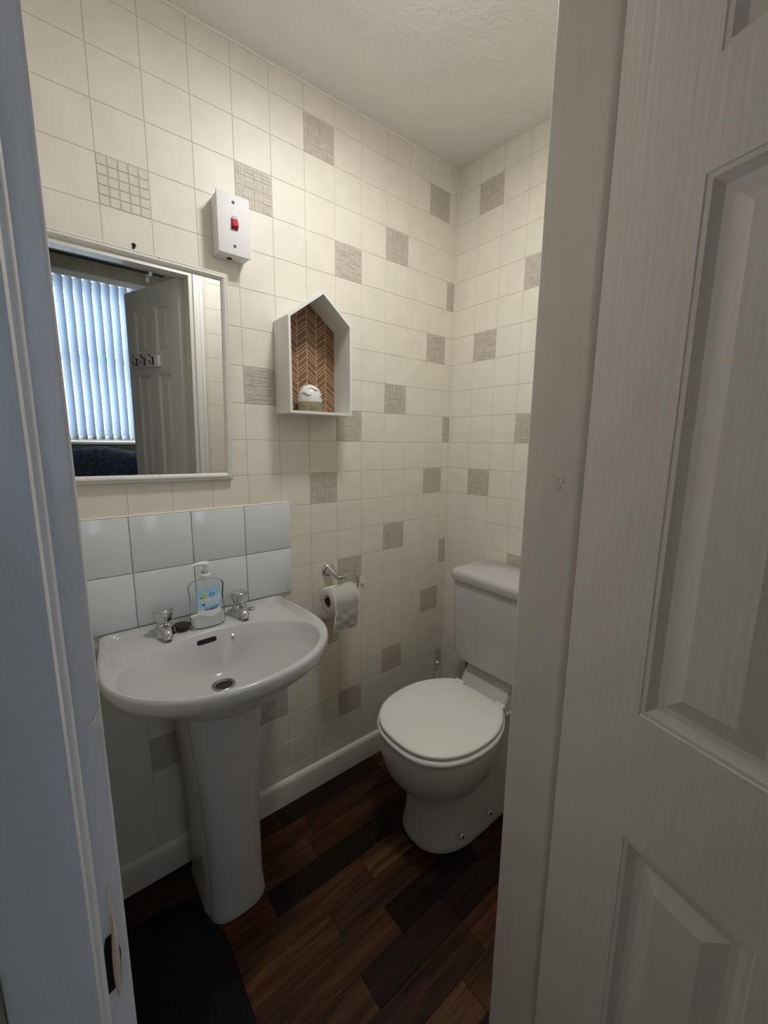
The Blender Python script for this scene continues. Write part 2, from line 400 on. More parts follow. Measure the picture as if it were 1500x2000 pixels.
# lifted flap of wallpaper by the roll holder, and the paper's cut edge in the corner
b = B()
rr = []
for i in range(7):
    t = i / 6; rr.append([(.738 + .016 * t - .002 * t * t, -.002 - .012 * t ** 2, .795 - .004 * t), (.736 + .016 * t, -.002 - .012 * t ** 2, .760 + .006 * t)])
for a, c in zip(rr, rr[1:]): b.bm.faces.new([b.bm.verts.new(p) for p in (a[0], c[0], c[1], a[1])])
bmesh.ops.remove_doubles(b.bm, verts=b.bm.verts[:], dist=1e-5); bmesh.ops.solidify(b.bm, geom=b.bm.faces[:], thickness=.0006)
part('paper_flap', b, 'raw_paper', wall_back, label='lifted cream paper edge')
b = B().tube([(XB - .0025, -.0035, .08), (XB - .0025, -.0035, .9), (XB - .004, -.004, 1.6), (XB - .0025, -.003, 2.33)], .0028, 6)
part('paper_edge', b, 'sealant', wall_right)
b = B(); pts = [(XL + i * (XB - XL) / 24, -.001 + .0008 * math.sin(i * 1.9)) for i in range(25)]
b.tube([(x, y - .002, ceil_z(x, 0) - .001 + .001 * math.sin(i * 2.3)) for i, (x, y) in enumerate(pts)], .0045, 6)
part('sealant_bead', b, 'artex', ceiling)

# skirting boards
def skirting(name, pts, label):
    prof = [(0, 0), (.015, 0), (.015, .078), (.0135, .086), (.009, .092), (.004, .095), (0, .096)]
    b = B(); rings = []
    for (x, y, nx, ny) in pts: rings.append([(x + nx * d, y + ny * d, h) for d, h in prof])
    b.rings(rings); return struct(name, b, 'skirting', label, smooth=True)
skirting('baseboard_back', [(XL, -.0005, 0, -1), (XB - .0005, -.0005, 0, -1)], 'cream painted skirting board along the washbasin wall')
skirting('baseboard_right', [(XB - .0005, -.0155, -1, 0), (XB - .0005, YF + .016, -1, 0)], 'cream painted skirting board along the cistern wall')
skirting('baseboard_front', [(OPX1 + .055, YF + .0005, 0, 1), (XB - .0005, YF + .0005, 0, 1)], 'cream painted skirting board beside the doorway')

# floor of wood-effect planks
floor = struct('floor', B().box(XL - .1, XB + .1, YF - .1, .1, -.06, -.0024), 'dark_hole', 'dark brown wood-effect plank floor')
PW = .0805
rows = [-.010 + PW - PW * k for k in range(0, 13)]
base = [(0.046, 0.021, 0.011), (0.086, 0.040, 0.020), (0.022, 0.011, 0.007), (0.062, 0.031, 0.017), (0.120, 0.062, 0.031), (0.013, 0.0075, 0.0055), (0.072, 0.030, 0.015)]
lay = {1: [(.355, 0), (.78, 5)], 2: [(.05, 3), (.43, 1), (.86, 0)], 3: [(-.02, 2), (.40, 3), (.93, 6)], 4: [(.225, 6), (.60, 5), (.98, 2)], 5: [(.05, 2), (.495, 3), (.66, 4), (1.0, 2)],
       6: [(.02, 5), (.34, 1), (.62, 3), (1.05, 0)], 7: [(-.02, 2), (.472, 1), (.80, 5)], 8: [(.06, 6), (.33, 3), (.62, 2), (.98, 5)], 9: [(.1, 2), (.614, 0), (.9, 6)], 10: [(.25, 5), (.52, 4), (.83, 3)],
       11: [(.1, 0), (.45, 6), (.85, 2)], 0: [(.2, 2), (.7, 0)], 12: [(.2, 3), (.6, 1)]}
_pl = {}
for k, y1 in enumerate(rows):
    y0 = y1 - PW; y1c = min(y1, 0.0)
    if y1c - y0 < .004: continue
    y0c = max(y0, YF - .1)
    if y1c <= y0c: continue
    xs = [XL] + [a for a, _ in lay.get(k, [])] + [XB]; ids = [i for _, i in lay.get(k, [])] + [random.randrange(7)]
    for (xa, xb), ci in zip(zip(xs, xs[1:]), ids):
        if xb - xa < .01: continue
        key = (round(xb - xa, 4), round(y1c - y0c, 4))
        if key not in _pl:
            L, Wd = key; e = .0003; c = .0006
            bb = B().rings([[(e, e, -.0022), (L - e, e, -.0022), (L - e, Wd - e, -.0022), (e, Wd - e, -.0022)], [(e, e, -.0006), (L - e, e, -.0006), (L - e, Wd - e, -.0006), (e, Wd - e, -.0006)],
                            [(e + c, e + c, 0), (L - e - c, e + c, 0), (L - e - c, Wd - e - c, 0), (e + c, Wd - e - c, 0)]])
            _pl[key] = bb.mesh('plank', 'plank_wood', smooth=False)
        o = bpy.data.objects.new('plank', _pl[key]); COL.objects.link(o); o.parent = floor; o.location = (xa, y0c, 0)
        j = .8 + .4 * random.random(); o.color = tuple(v * j for v in base[ci]) + (1,)

# ------------------------------------------------------------------ door frame (linings, stops, architraves)
frame = struct_empty('trim_1', 'off-white gloss painted door frame around the doorway', (OPX0, -.945, 0), world_coords=True)
def grid_wobble(b, amp=.0006, seed=1):
    rnd = random.Random(seed)
    for v in b.bm.verts: v.co += Vector((rnd.uniform(-amp, amp), rnd.uniform(-amp, amp), 0))
SY0, SY1, SYR = -.998, -.892, -.964       # outer edge, toilet-side edge, rebate step
SP = .0128                                # stop stands proud of the lining
def jamb(x, sgn):                         # sgn: direction into the opening
    yr = SYR if sgn > 0 else -.9765
    return [(x - sgn * .03, SY1), (x + sgn * SP, SY1), (x + sgn * SP, yr), (x, yr), (x, SY0), (x - sgn * .03, SY0)]
def jamb_mesh(x, sgn, seed):
    poly = jamb(x, sgn); b = B(); zs = [i * (OPZ + .03) / 26 for i in range(27)]
    # rounded arrises: replace outward corners by small arcs
    def rnd_corner(p0, p, p1, r):
        a = (Vector(p0) - Vector(p)).normalized() * r; c = (Vector(p1) - Vector(p)).normalized() * r; P = Vector(p)
        K = 8 if r > .006 else 3
        return [tuple(P + (a + c) - (a * math.sin(math.pi / 2 * k / K) + c * math.cos(math.pi / 2 * k / K))) for k in range(K + 1)]
    out = []
    for i, p in enumerate(poly):
        if i in (1, 2, 4): out += rnd_corner(poly[i - 1], p, poly[(i + 1) % 6], .0032 if i != 2 else (.0026 if sgn > 0 else .0105))
        else: out.append(p)
    b.rings([[(x_, y_, z) for x_, y_ in out] for z in zs]); grid_wobble(b, .00025, seed); return b
left_jamb = part('jamb', jamb_mesh(OPX0, 1, 3), 'frame_paint', frame)
right_jamb = part('jamb', jamb_mesh(OPX1, -1, 4), 'frame_paint', frame)
poly = [(SY1, OPZ + .03), (SY1, OPZ - SP), (SYR, OPZ - SP), (SYR, OPZ), (SY0, OPZ), (SY0, OPZ + .03)]
part('head', B().prism(poly, OPX0, OPX1, 'X').bevel(.0015), 'frame_paint', frame)
AW = .034
for x0, x1 in ((OPX0 - .003 - AW, OPX0 - .003), (OPX1 + .003, OPX1 + .003 + AW)):
    part('architrave', B().box(x0, x1, -1.0135, -.9905, 0, OPZ + .003 + AW, .003), 'frame_paint', frame)
part('architrave', B().box(OPX0 - .003, OPX1 + .003, -1.0135, -.9905, OPZ + .003, OPZ + .003 + AW, .003), 'frame_paint', frame)
part('inner_bead', B().box(OPX1 + .004, OPX1 + .030, -.8935, -.883, .0, OPZ + .03, .0035, 3).box(OPX1 + .031, OPX1 + .046, -.8935, -.888, 0, OPZ + .046, .002), 'frame_paint', frame)
part('inner_bead', B().box(OPX0 - .024, OPX1 + .003, -.8935, -.883, OPZ + .004, OPZ + .030, .0035, 3), 'frame_paint', frame)
# torn rebate on the latch side: dark slot, split sliver of bare wood, chipped paint
b = B().prism([(-.1500, .948), (-.1420, .952), (-.1405, .975), (-.1425, .992), (-.1475, .990), (-.1505, .972)], -.9648, -.9640, 'Y')
part('latch_slot', b, 'dark_hole', frame)
b = B(); rr = []
for i in range(7):
    t = i / 6; w = .0019 * math.sin(math.pi * min(1, .12 + t * .86)) + .0002
    cx, cy, cz = -.1440 + .0014 * t, -.9668 - .0028 * math.sin(math.pi * t), .947 + .062 * t
    rr.append([(cx - w, cy, cz), (cx, cy - .0016, cz), (cx + w, cy, cz), (cx, cy + .0012, cz)])
b.rings(rr); part('wood_splinter', b, 'wood_raw', frame)
b = B(); rr = []
for i in range(6):
    t = i / 5; w = .0010 * math.sin(math.pi * min(1, .15 + t * .8)) + .0002
    rr.append([(-.1433 - w, -.9650, 1.006 + .022 * t), (-.1433, -.9660, 1.006 + .022 * t), (-.1433 + w, -.9650, 1.006 + .022 * t)])
b.rings(rr); part('paint_chip', b, 'raw_paper', frame)
b = B().prism([(-.1435, 1.136), (-.1405, 1.1395), (-.1372, 1.1465), (-.1371, 1.1380), (-.1373, 1.1325), (-.1400, 1.1335)], -.9648, -.9641, 'Y')
part('paint_chip', b, 'raw_paper', frame, smooth=False)
# filled hole in the right-hand lining
b = B()
for (dy, dz, rr_) in ((0, .004, .0065), (.0015, -.006, .0050)):
    b.lathe([(rr_, -.0006), (rr_ * .85, .0006), (rr_ * .62, .0013), (rr_ * .38, .0008), (rr_ * .15, .0002)], (0, -.946 + dy, 1.245 + dz), 20, 'X')
for v in b.bm.verts: v.co.x = (OPX1 - SP) - v.co.x
part('filler_blob', b, 'frame_paint', frame)

# ------------------------------------------------------------------ the door, open towards the camera
PHI = math.radians(14.0); DW, DT, DH = .555, .035, 1.955
door = struct_empty('door_1', 'six-panel off-white gloss painted door standing open', (.378, -.989, .006), (0, 0, math.radians(270) - PHI))
PX = [(.101, .232), (.325, .455)]; PZ = [(.20, .824), (.986, 1.541), (1.637, 1.856)]
b = B()
xs = [0, .101, .232, .325, .455, DW]; zs = [0, .20, .824, .986, 1.541, 1.637, 1.856, DH - .006]
for i in range(5):
    for j in range(7):
        if i in (1, 3) and j in (1, 3, 5): continue
        for y, f in ((0, 1), (DT, -1)):
            q = [(xs[i], y, zs[j]), (xs[i + 1], y, zs[j]), (xs[i + 1], y, zs[j + 1]), (xs[i], y, zs[j + 1])]
            b.bm.faces.new([b.bm.verts.new(p) for p in q[::f]])
for q in ([(0, 0, 0), (0, DT, 0), (0, DT, zs[-1]), (0, 0, zs[-1])], [(DW, 0, 0), (DW, DT, 0), (DW, DT, zs[-1]), (DW, 0, zs[-1])], [(0, 0, 0), (DW, 0, 0), (DW, DT, 0), (0, DT, 0)], [(0, 0, zs[-1]), (DW, 0, zs[-1]), (DW, DT, zs[-1]), (0, DT, zs[-1])]):
    b.bm.faces.new([b.bm.verts.new(p) for p in q])
bmesh.ops.remove_doubles(b.bm, verts=b.bm.verts[:], dist=1e-5)
es = [e for e in b.bm.edges if len(e.link_faces) == 2 and e.calc_face_angle(0) > 1 and (abs(e.verts[0].co.x) < 1e-6 or abs(e.verts[0].co.x - DW) < 1e-6 or e.verts[0].co.z < 1e-6 or e.verts[0].co.z > zs[-1] - 1e-6)]
bmesh.ops.bevel(b.bm, geom=es, offset=.0022, segments=2, profile=.5, affect='EDGES')
part('door_leaf', b, 'gloss_paint', door)
PROF = [(0, 0), (.0015, .0012), (.006, .0016), (.010, .0055), (.014, .0085), (.0195, .0095), (.0215, .0095), (.040, .0022), (.0415, .0016), (.045, .0016)]
for (x0, x1) in PX:
    for (z0, z1) in PZ:
        b = B()
        for side in (0, 1):
            rings = []
            for d, h in PROF:
                y = h if side == 0 else DT - h
                rings.append([(x0 + d, y, z0 + d), (x1 - d, y, z0 + d), (x1 - d, y, z1 - d), (x0 + d, y, z1 - d)])
            b.rings(rings, cap0=False)
        part('panel', b, 'gloss_paint', door, ang=20)
for hz in (.25, 1.62):
    h = part('hinge', B().box(-.0009, .0012, .004, DT - .002, hz, hz + .076).tube([(-.002, DT + .003, hz), (-.002, DT + .003, hz + .076)], .0045, 10), 'frame_paint', door)
    part('screw', B().lathe([(.0035, 0), (.003, .0012)], (-.0008, .014, hz + .02), 10, 'X').lathe([(.0035, 0), (.003, .0012)], (-.0008, .022, hz + .056), 10, 'X'), 'brass_old', h)
# coat hooks on the door
hk = thing('coat_hook_rail', 'white board with dark metal coat hooks fixed to the open door', 'coat rack', (0, 0, 0)); hk.parent = None
hk.matrix_world = Matrix.Translation((.378, -.989, .006)) @ Matrix.Rotation(math.radians(270) - PHI, 4, 'Z') @ Matrix.Translation((.195, 0, 1.572))
part('board', B().box(0, .27, -.016, -.0002, 0, .056, .004), 'white_plastic', hk)
for k in range(3):
    x = .045 + .09 * k
    h = part('hook', B().box(x - .008, x + .008, -.0195, -.0162, .008, .048, .0015).tube([(x, -.018, .042), (x, -.028, .045), (x, -.034, .050), (x, -.035, .054)], .0026, 8).tube([(x, -.018, .018), (x, -.028, .012), (x, -.035, .015), (x, -.036, .024)], .0026, 8)
             .lathe([(.002, 0), (.0042, .002), (.0042, .005), (.002, .007)], (x, -.035, .052), 10).lathe([(.002, 0), (.0042, .002), (.0042, .005), (.002, .007)], (x, -.036, .022), 10), 'hook_metal', hk)

# ------------------------------------------------------------------ the room the photograph is taken from
struct('floor_hall', B().box(HX0, HX1, HY, YF - .1, -.06, 0), 'hall_carpet', 'dark carpet of the room outside the doorway')
struct('ceiling_hall', B().box(HX0, HX1, HY - .1, YF - .096, 2.56, 2.66), 'hall_ceiling', 'ceiling of the room outside the doorway')
struct('wall_hall_left', B().box(HX0 - .1, HX0, HY - .1, YF, 0, 2.6), 'hall_wall', 'dim brown wall left of the window')
struct('wall_hall_right', B().box(HX1, HX1 + .1, HY - .1, YF, 0, 2.6), 'hall_wall', 'dim brown wall right of the window')
struct('wall_hall_facing', B().box(HX0, OPX0 - .04, YF - .102, YF - .0965, 0, 2.56).box(OPX1 + .04, HX1, YF - .102, YF - .0965, 0, 2.56).box(OPX0 - .04, OPX1 + .04, YF - .102, YF - .0965, OPZ + .037, 2.56), 'hall_wall', 'dim brown wall around the doorway')
WX0, WX1, WZ0, WZ1 = -0.12, 1.66, 1.085, 2.27
struct('wall_window', B().box(HX0, HX1, HY - .12, HY, 0, WZ0).box(HX0, HX1, HY - .12, HY, WZ1, 2.6).box(HX0, WX0, HY - .12, HY, WZ0, WZ1).box(WX1, HX1, HY - .12, HY, WZ0, WZ1), 'hall_wall_backlit', 'wall around the bright window, backlit shade put into its dark brown')
win = struct_empty('window_1', 'window with white frame behind the vertical blind', (0, HY - .09, WZ0), world_coords=True)
b = B(); y0, y1 = HY - .115, HY - .055
b.box(WX0, WX1, y0, y1, WZ0, WZ0 + .05, .006).box(WX0, WX1, y0, y1, WZ1 - .05, WZ1, .006).box(WX0, WX0 + .05, y0, y1, WZ0 + .05, WZ1 - .05, .006).box(WX1 - .05, WX1, y0, y1, WZ0 + .05, WZ1 - .05, .006)
part('window_frame', b, 'window_frame', win)
part('transom', B().box(WX0 + .05, WX1 - .05, y0, y1, 1.70, 1.755, .006), 'window_frame', win)
part('mullion', B().box(.62, .68, y0, y1, WZ0 + .05, 1.70, .006), 'window_frame', win)
for (xa, xb, za, zb) in ((WX0 + .05, .62, WZ0 + .05, 1.70), (.68, WX1 - .05, WZ0 + .05, 1.70), (WX0 + .05, WX1 - .05, 1.755, WZ1 - .05)):
    part('pane', B().box(xa, xb, HY - .088, HY - .084, za, zb), 'clear_plastic', win, smooth=False)
part('window_sill', B().box(WX0 - .03, WX1 + .03, HY - .05, HY + .035, WZ0 - .028, WZ0 - .002, .005), 'window_frame', win)
bl = thing('vertical_blind', 'pale vertical fabric blind glowing with daylight, reflected in mirror', 'blind', (0, HY + .06, WZ0), world_coords=True)
part('headrail', B().box(WX0 - .02, WX1 + .02, HY + .03, HY + .085, WZ1 + .012, WZ1 + .055, .004), 'window_frame', bl)
SW, SPC = .066, .058
ms = B(); rr = []
for i in range(9):
    t = i / 8 - .5; rr.append((SW * t, .004 * (1 - 4 * t * t)))
b = ms; b.rings([[(x, y, 0) for x, y in rr] + [(x, y - .0006, 0) for x, y in reversed(rr)], [(x, y, WZ1 + .012 - WZ0 - .015) for x, y in rr] + [(x, y - .0006, WZ1 + .012 - WZ0 - .015) for x, y in reversed(rr)]])
slat_me = b.mesh('slat', 'blind_fabric')
wt_me = B().box(-SW / 2 + .003, SW / 2 - .003, -.0018, .0052, .002, .028, .001).mesh('weight', 'white_plastic')
n = int((WX1 - WX0) / SPC)
for i in range(n):
    o = bpy.data.objects.new('slat', slat_me); COL.objects.link(o); o.parent = bl; o.location = (WX0 + SPC * (i + .5), 0, .015); o.rotation_euler = (0, 0, math.radians(40))
    w = bpy.data.objects.new('weight', wt_me); COL.objects.link(w); w.parent = o
pole = thing('curtain_pole', 'thin black curtain pole above the blind', 'curtain pole', (0, HY + .13, 2.40), world_coords=True)
part('rod', B().tube([(-.55, HY + .13, 2.415), (.72, HY + .13, 2.415)], .009, 12), 'pole_black', pole)
for x in (-.50, .62):
    part('bracket', B().box(x - .012, x + .012, HY + .0005, HY + .008, 2.38, 2.45, .002).tube([(x, HY + .006, 2.415), (x, HY + .13, 2.402)], .006, 8).lathe([(.014, -.012), (.014, .012)], (x, HY + .13, 2.415), 14, 'X'), 'window_frame', pole)
sofa = thing('sofa', 'dark sofa standing under the window', 'sofa', (0, HY + .55, 0), world_coords=True)
part('seat', B().box(-.72, .75, HY + .14, HY + .95, .08, .45, .05, 3), 'sofa_fabric', sofa)
part('backrest', B().box(-.72, .75, HY + .14, HY + .36, .452, .96, .06, 3), 'sofa_fabric', sofa)
for x in (-.73, .76): part('arm', B().box(min(x, x + (.18 if x > 0 else -.18)), max(x, x + (.18 if x > 0 else -.18)), HY + .14, HY + .95, .08, .64, .05, 3), 'sofa_fabric', sofa)
for x in (-.8, .8):
    for y in (HY + .2, HY + .88): part('foot', B().lathe([(.028, 0), (.034, .081)], (x, y, 0), 12), 'pole_black', sofa)
b = B(); rnd = random.Random(5); rr = []
prof = [(.128, .66), (.124, .80), (.126, .92), (.15, .985), (.20, 1.012), (.27, 1.015), (.33, 1.0), (.372, .955), (.378, .85), (.380, .72)]
nx = 90
for i in range(nx + 1):
    x = -.68 + 1.38 * i / nx
    h = .022 * math.sin(x * 5.1 + .6) + .016 * math.sin(x * 11.3)
    rr.append([(x + rnd.uniform(-.004, .004), HY + y + rnd.uniform(-.003, .003), z + (h if z > .9 else 0) + rnd.uniform(-.007, .010)) for y, z in prof])
b.rings(rr, cap0=False, cap1=False, closed=False); bmesh.ops.solidify(b.bm, geom=b.bm.faces[:], thickness=.006)
tw = part('throw', b, 'throw_navy', ang=180); tag(tw, 'fluffy navy throw over the sofa back, reflected in mirror', 'throw')

# ------------------------------------------------------------------ ceiling light
lz = ceil_z(*LAMP)
lt = thing('ceiling_light', 'round white ceiling light in the middle of the toilet ceiling', 'ceiling light', (LAMP[0], LAMP[1], lz))
part('base_ring', B().lathe([(.086, .006), (.089, -.004), (.089, -.014), (.081, -.017)], (0, 0, 0), 40), 'white_plastic', lt)
part('diffuser', B().lathe([(.080, -.0145), (.079, -.019), (.071, -.0225), (.05, -.0245), (.02, -.0255), (.003, -.0257)], (0, 0, 0), 40), 'lamp_glow', lt)

# ------------------------------------------------------------------ mirror
mw, mh = .43, .553
mi = thing('wall_mirror', 'rectangular mirror in a worn white ridged frame above the basin', 'mirror', (.055, -.004, 1.190), (math.radians(2.0), math.radians(0.6), 0))
# frame profile: (distance in from the outer edge, how far it stands out)
prof = [(0, 0), (0, .010), (.0015, .0125), (.004, .0130), (.0050, .0118), (.0065, .0118), (.0075, .0150), (.0115, .0158), (.0125, .0140), (.0140, .0140), (.0150, .0128), (.0185, .0085), (.0185, .004)]
b = B(); rings = []
for d, h in prof: rings.append([(-mw / 2 + d, -h, d), (mw / 2 - d, -h, d), (mw / 2 - d, -h, mh - d), (-mw / 2 + d, -h, mh - d)])
b.rings(rings, cap0=True, cap1=False); part('mirror_frame', b, 'mirror_frame', mi, ang=15)
part('glass', B().box(-mw / 2 + .017, mw / 2 - .017, -.0055, -.003, .017, mh - .017), 'mirror_glass', mi, smooth=False)
nl = part('nail', B().tube([(.061, -.0005, 1.756), (.061, -.016, 1.758)], .0022, 10).lathe([(.0022, .0148), (.0050, .0152), (.0050, .0170), (.003, .0182)], (.061, 0, 1.758), 14, 'Y').box(.0588, .0632, -.0135, -.0005, 1.7505, 1.757, .001), 'nail'); tag(nl, 'dark nail in the wall just above the mirror', 'nail')

# ------------------------------------------------------------------ isolator switch
sw = thing('isolator_switch', 'tall white wall switch box with red rocker above the mirror', 'switch', (.2925, 0, 1.787), world_coords=True)
part('back_box', B().box(.2515, .3335, -.0445, -.0012, 1.788, 1.931, .002), 'switch_white', sw)
pl = part('front_plate', B().box(.2495, .3355, -.0520, -.0450, 1.786, 1.933, .0022, 3), 'switch_white', sw)
part('rocker_surround', B().box(.2855, .3025, -.0535, -.0522, 1.848, 1.876, .0008), 'red_dark', pl)
part('rocker', B().prism([(-.0538, 1.872), (-.0560, 1.8725), (-.0625, 1.8545), (-.0600, 1.852), (-.0538, 1.852)], .2868, .3012, 'X').bevel(.0006), 'red_plastic', pl, label='red rocker')
part('printed_mark', B().box(.2870, .3010, -.0524, -.0521, 1.8785, 1.8815), 'grey_mark', pl, smooth=False)
for z in (1.9135, 1.8085): part('screw', B().lathe([(.0040, .0518), (.0040, .0526), (.0030, .0532)], (.2925, 0, z), 14, 'Y'), 'grey_dark', pl)
part('cable_hole', B().lathe([(.0075, -.0004), (.0075, .0004)], (.288, -.018, 1.7878), 16), 'dark_hole', sw)

# ------------------------------------------------------------------ house-shaped shelf and air freshener
hs = thing('house_shelf', 'white house-shaped box shelf with brown herringbone back', 'shelf', (.526, -.001, 1.382), world_coords=True)
o_ = [(.417, 1.382), (.6345, 1.382), (.6345, 1.657), (.5335, 1.741), (.417, 1.653)]; th = .0075
i_ = [(.417 + th, 1.382 + th), (.6345 - th, 1.382 + th), (.6345 - th, 1.657 - .0035), (.5335, 1.741 - .0105), (.417 + th, 1.653 - .0035)]
yb, yf = -.0015, -.100
names = ('floor_board', 'side_board', 'roof_board', 'roof_board', 'side_board')
for k in range(5):
    j = (k + 1) % 5
    q = [o_[k], o_[j], i_[j], i_[k]]
    part(names[k], B().prism(q, yf, yb, 'Y').bevel(.0006, 20, 1), 'shelf_white', hs, ang=25)
part('back_panel', B().prism(i_, -.0055, -.0018, 'Y'), 'herringbone_print', hs, smooth=False)
af = thing('air_freshener', 'small white domed air freshener with green gel base in the house shelf', 'air freshener', (.508, -.052, 1.390))
part('gel_base', B().lathe([(.036, 0), (.0375, .003), (.0378, .026), (.0365, .029)], n=36), 'gel_green', af)
dome = part('dome', B().lathe([(.0372, .0292), (.0378, .032), (.0372, .046), (.034, .060), (.027, .072), (.017, .080), (.006, .0832), (.001, .0835)], n=40), 'white_plastic', af)
def dome_r(h):
    P = [(.0378, .032), (.0372, .046), (.034, .060), (.027, .072), (.017, .080), (.006, .0832)]
    for (r0, h0), (r1, h1) in zip(P, P[1:]):
        if h0 <= h <= h1: return r0 + (r1 - r0) * (h - h0) / (h1 - h0)
    return .0378
for a0, a1, hb, wv in ((-165, -110, .051, .004), (-70, -15, .050, -.004), (-128, -62, .066, .003)):
    pts = []
    for i in range(13):
        t = i / 12; a = math.radians(a0 + (a1 - a0) * t); h = hb + wv * math.sin(2 * math.pi * t); r = dome_r(h) - .0004
        pts.append((r * math.cos(a), r * math.sin(a), h))
    part('vent_slot', B().tube(pts, [.0006 + .0020 * math.sin(math.pi * i / 12) for i in range(13)], 8), 'slot_grey', dome)

# ------------------------------------------------------------------ splashback
sb = thing('splashback', 'eight square white ceramic tiles behind the washbasin', 'splashback', (.149, -.001, .80), world_coords=True)
ST = .1515; x0s, z0s = .452 - 4 * ST, .7985
part('grout_bed', B().box(x0s + .001, .4515, -.0040, -.0014, z0s + .001, z0s + 2 * ST - .001), 'tile_grout', sb, smooth=False)
tm = B().box(.0011, ST - .0011, -.0072, -.0018, .0011, ST - .0011, .0016, 2).mesh('tile', 'white_tile')
for i in range(4):
    for j in range(2):
        o = bpy.data.objects.new('tile', tm); COL.objects.link(o); o.parent = sb; o.location = Vector((x0s + i * ST, 0, z0s + j * ST)) - Vector(OR[sb.name]) + Vector((0, -.0005, 0))
part('sealant', B().tube([(x0s, -.0035, z0s + 2 * ST + .001)] + [(x0s + k * .0505, -.0035 + .0008 * math.sin(k * 2), z0s + 2 * ST + .0012 + .0007 * math.sin(k * 3.1)) for k in range(1, 12)] + [(.452, -.0035, z0s + 2 * ST + .001)], .0034, 6), 'sealant', sb)

# ------------------------------------------------------------------ washbasin
CX = .154
def catmull(P, n=12, closed=True):
    out = []; L = len(P)
    for i in range(L if closed else L - 1):
        p0, p1, p2, p3 = (P[(i - 1) % L], P[i], P[(i + 1) % L], P[(i + 2) % L]) if closed else (P[max(i - 1, 0)], P[i], P[i + 1], P[min(i + 2, L - 1)])
        for k in range(n):
            t = k / n
            out.append(tuple(.5 * ((2 * b_) + (c_ - a_) * t + (2 * a_ - 5 * b_ + 4 * c_ - d_) * t * t + (3 * b_ - a_ - 3 * c_ + d_) * t ** 3) for a_, b_, c_, d_ in zip(p0, p1, p2, p3)))
    if not closed: out.append(tuple(P[-1]))
    return out
def radial(poly, c, angles):
    """distance from c to the outline along each angle"""
    pa = []
    n = len(poly); res = []
    for a in angles:
        dx, dy = math.cos(a), math.sin(a); best = 0
        for i in range(n):
            x1, y1 = poly[i][0] - c[0], poly[i][1] - c[1]; x2, y2 = poly[(i + 1) % n][0] - c[0], poly[(i + 1) % n][1] - c[1]
            den = dx * (y2 - y1) - dy * (x2 - x1)
            if abs(den) < 1e-12: continue
            t = (x1 * (y2 - y1) - y1 * (x2 - x1)) / den; s = (x1 * dy - y1 * dx) / den
            if t > 0 and -1e-9 <= s <= 1 + 1e-9: best = max(best, t)
        res.append(best)
    return res
half = [(.215, -.0095), (.240, -.0100), (.2475, -.016), (.249, -.04), (.2535, -.09), (.2605, -.15), (.2645, -.21), (.262, -.262), (.250, -.310), (.226, -.356), (.188, -.398), (.138, -.432), (.075, -.454)]
outl = catmull([(0, -.0095), (.11, -.0095)] + half + [(0, -.4615)] + [(-x, y) for x, y in reversed(half)] + [(-.11, -.0095)], 8)
BC = (0.0, -.270); NA = 120
ang = [2 * math.pi * i / NA for i in range(NA)]
Ro = radial(outl, BC, ang)
ell = [(-.006 + .2315 * math.cos(2 * math.pi * i / 200), -.283 + (.160 if math.sin(2 * math.pi * i / 200) < 0 else .162) * math.sin(2 * math.pi * i / 200)) for i in range(200)]
Ri = [min(r, o - .0135) for r, o in zip(radial(ell, BC, ang), Ro)]
ZR = .800
def sm(t): t = max(0, min(1, t)); return t * t * (3 - 2 * t)
rings = []
def ring(rad, z, c=BC):
    out = []
    for i, a in enumerate(ang):
        r = rad(i); zz = z(i) if callable(z) else z
        out.append((CX + c[0] + r * math.cos(a), min(c[1] + r * math.sin(a), -.0095), zz))
    return out
gap = [o - i for o, i in zip(Ro, Ri)]
stp = [sm((g - .03) / .05) for g in gap]
# underside, outside in reverse
for f, z in ((.22, .649), (.42, .667), (.56, .687), (.70, .711), (.82, .734), (.91, .751), (.965, .762), (.99, .770)):
    rings.append(ring(lambda i, f=f: Ro[i] * f, z))
rings += [ring(lambda i: Ro[i], .778), ring(lambda i: Ro[i] + .0006, .790), ring(lambda i: Ro[i] - .001, .7965), ring(lambda i: Ro[i] - .0045, .7998)]
def off(d): return lambda i: max(Ro[i] - min(d, gap[i] * (.20 + .6 * d / .05)), Ri[i] + .004)
for d, dz in ((.010, 0), (.0150, 0), (.0165, .0030), (.0230, .0034), (.0245, .0064), (.0310, .0068), (.0325, .0095), (.040, .0105)):
    rings.append(ring(off(d), lambda i, dz=dz: ZR - dz * stp[i]))
ZD = lambda i: ZR - .0110 * stp[i]
rings.append(ring(lambda i: Ri[i] + .0035, lambda i: ZD(i) - .0008))
rings.append(ring(lambda i: Ri[i], lambda i: ZD(i) - .0035))
rings.append(ring(lambda i: Ri[i] - .0035, lambda i: ZD(i) - .010))
DRN = (-.004, -.215)
for k in range(1, 19):
    t = k / 18; s = 1 - t; f = .975 * s ** .9 if t < 1 else 0
    f = max(.98 - .985 * t ** 1.15, .021 / .16 * .7)
    z = .782 - .110 * (1 - (1 - t) ** 2.3)
    c = (BC[0] + (DRN[0] - BC[0]) * sm(t), BC[1] + (DRN[1] - BC[1]) * sm(t))
    rr_ = .0215
    rings.append(ring(lambda i, f=f, t=t: (Ri[i] - .0035) * f * (1 - sm(t)) + (((Ri[i] - .0035) * f) * .0 + max(rr_, .16 * f)) * sm(t), z, c))
rings.append(ring(lambda i: .0210, .665, DRN)); 
wbn = thing('washbasin', 'grey ceramic washbasin on a pedestal with two chrome taps', 'washbasin', (CX, -.0095, .649), world_coords=True)
b = B().rings(rings, cap0=True, cap1=True)
bowl = part('bowl', b, 'ceramic', wbn, ang=62)
dx, dy = CX + DRN[0], DRN[1]
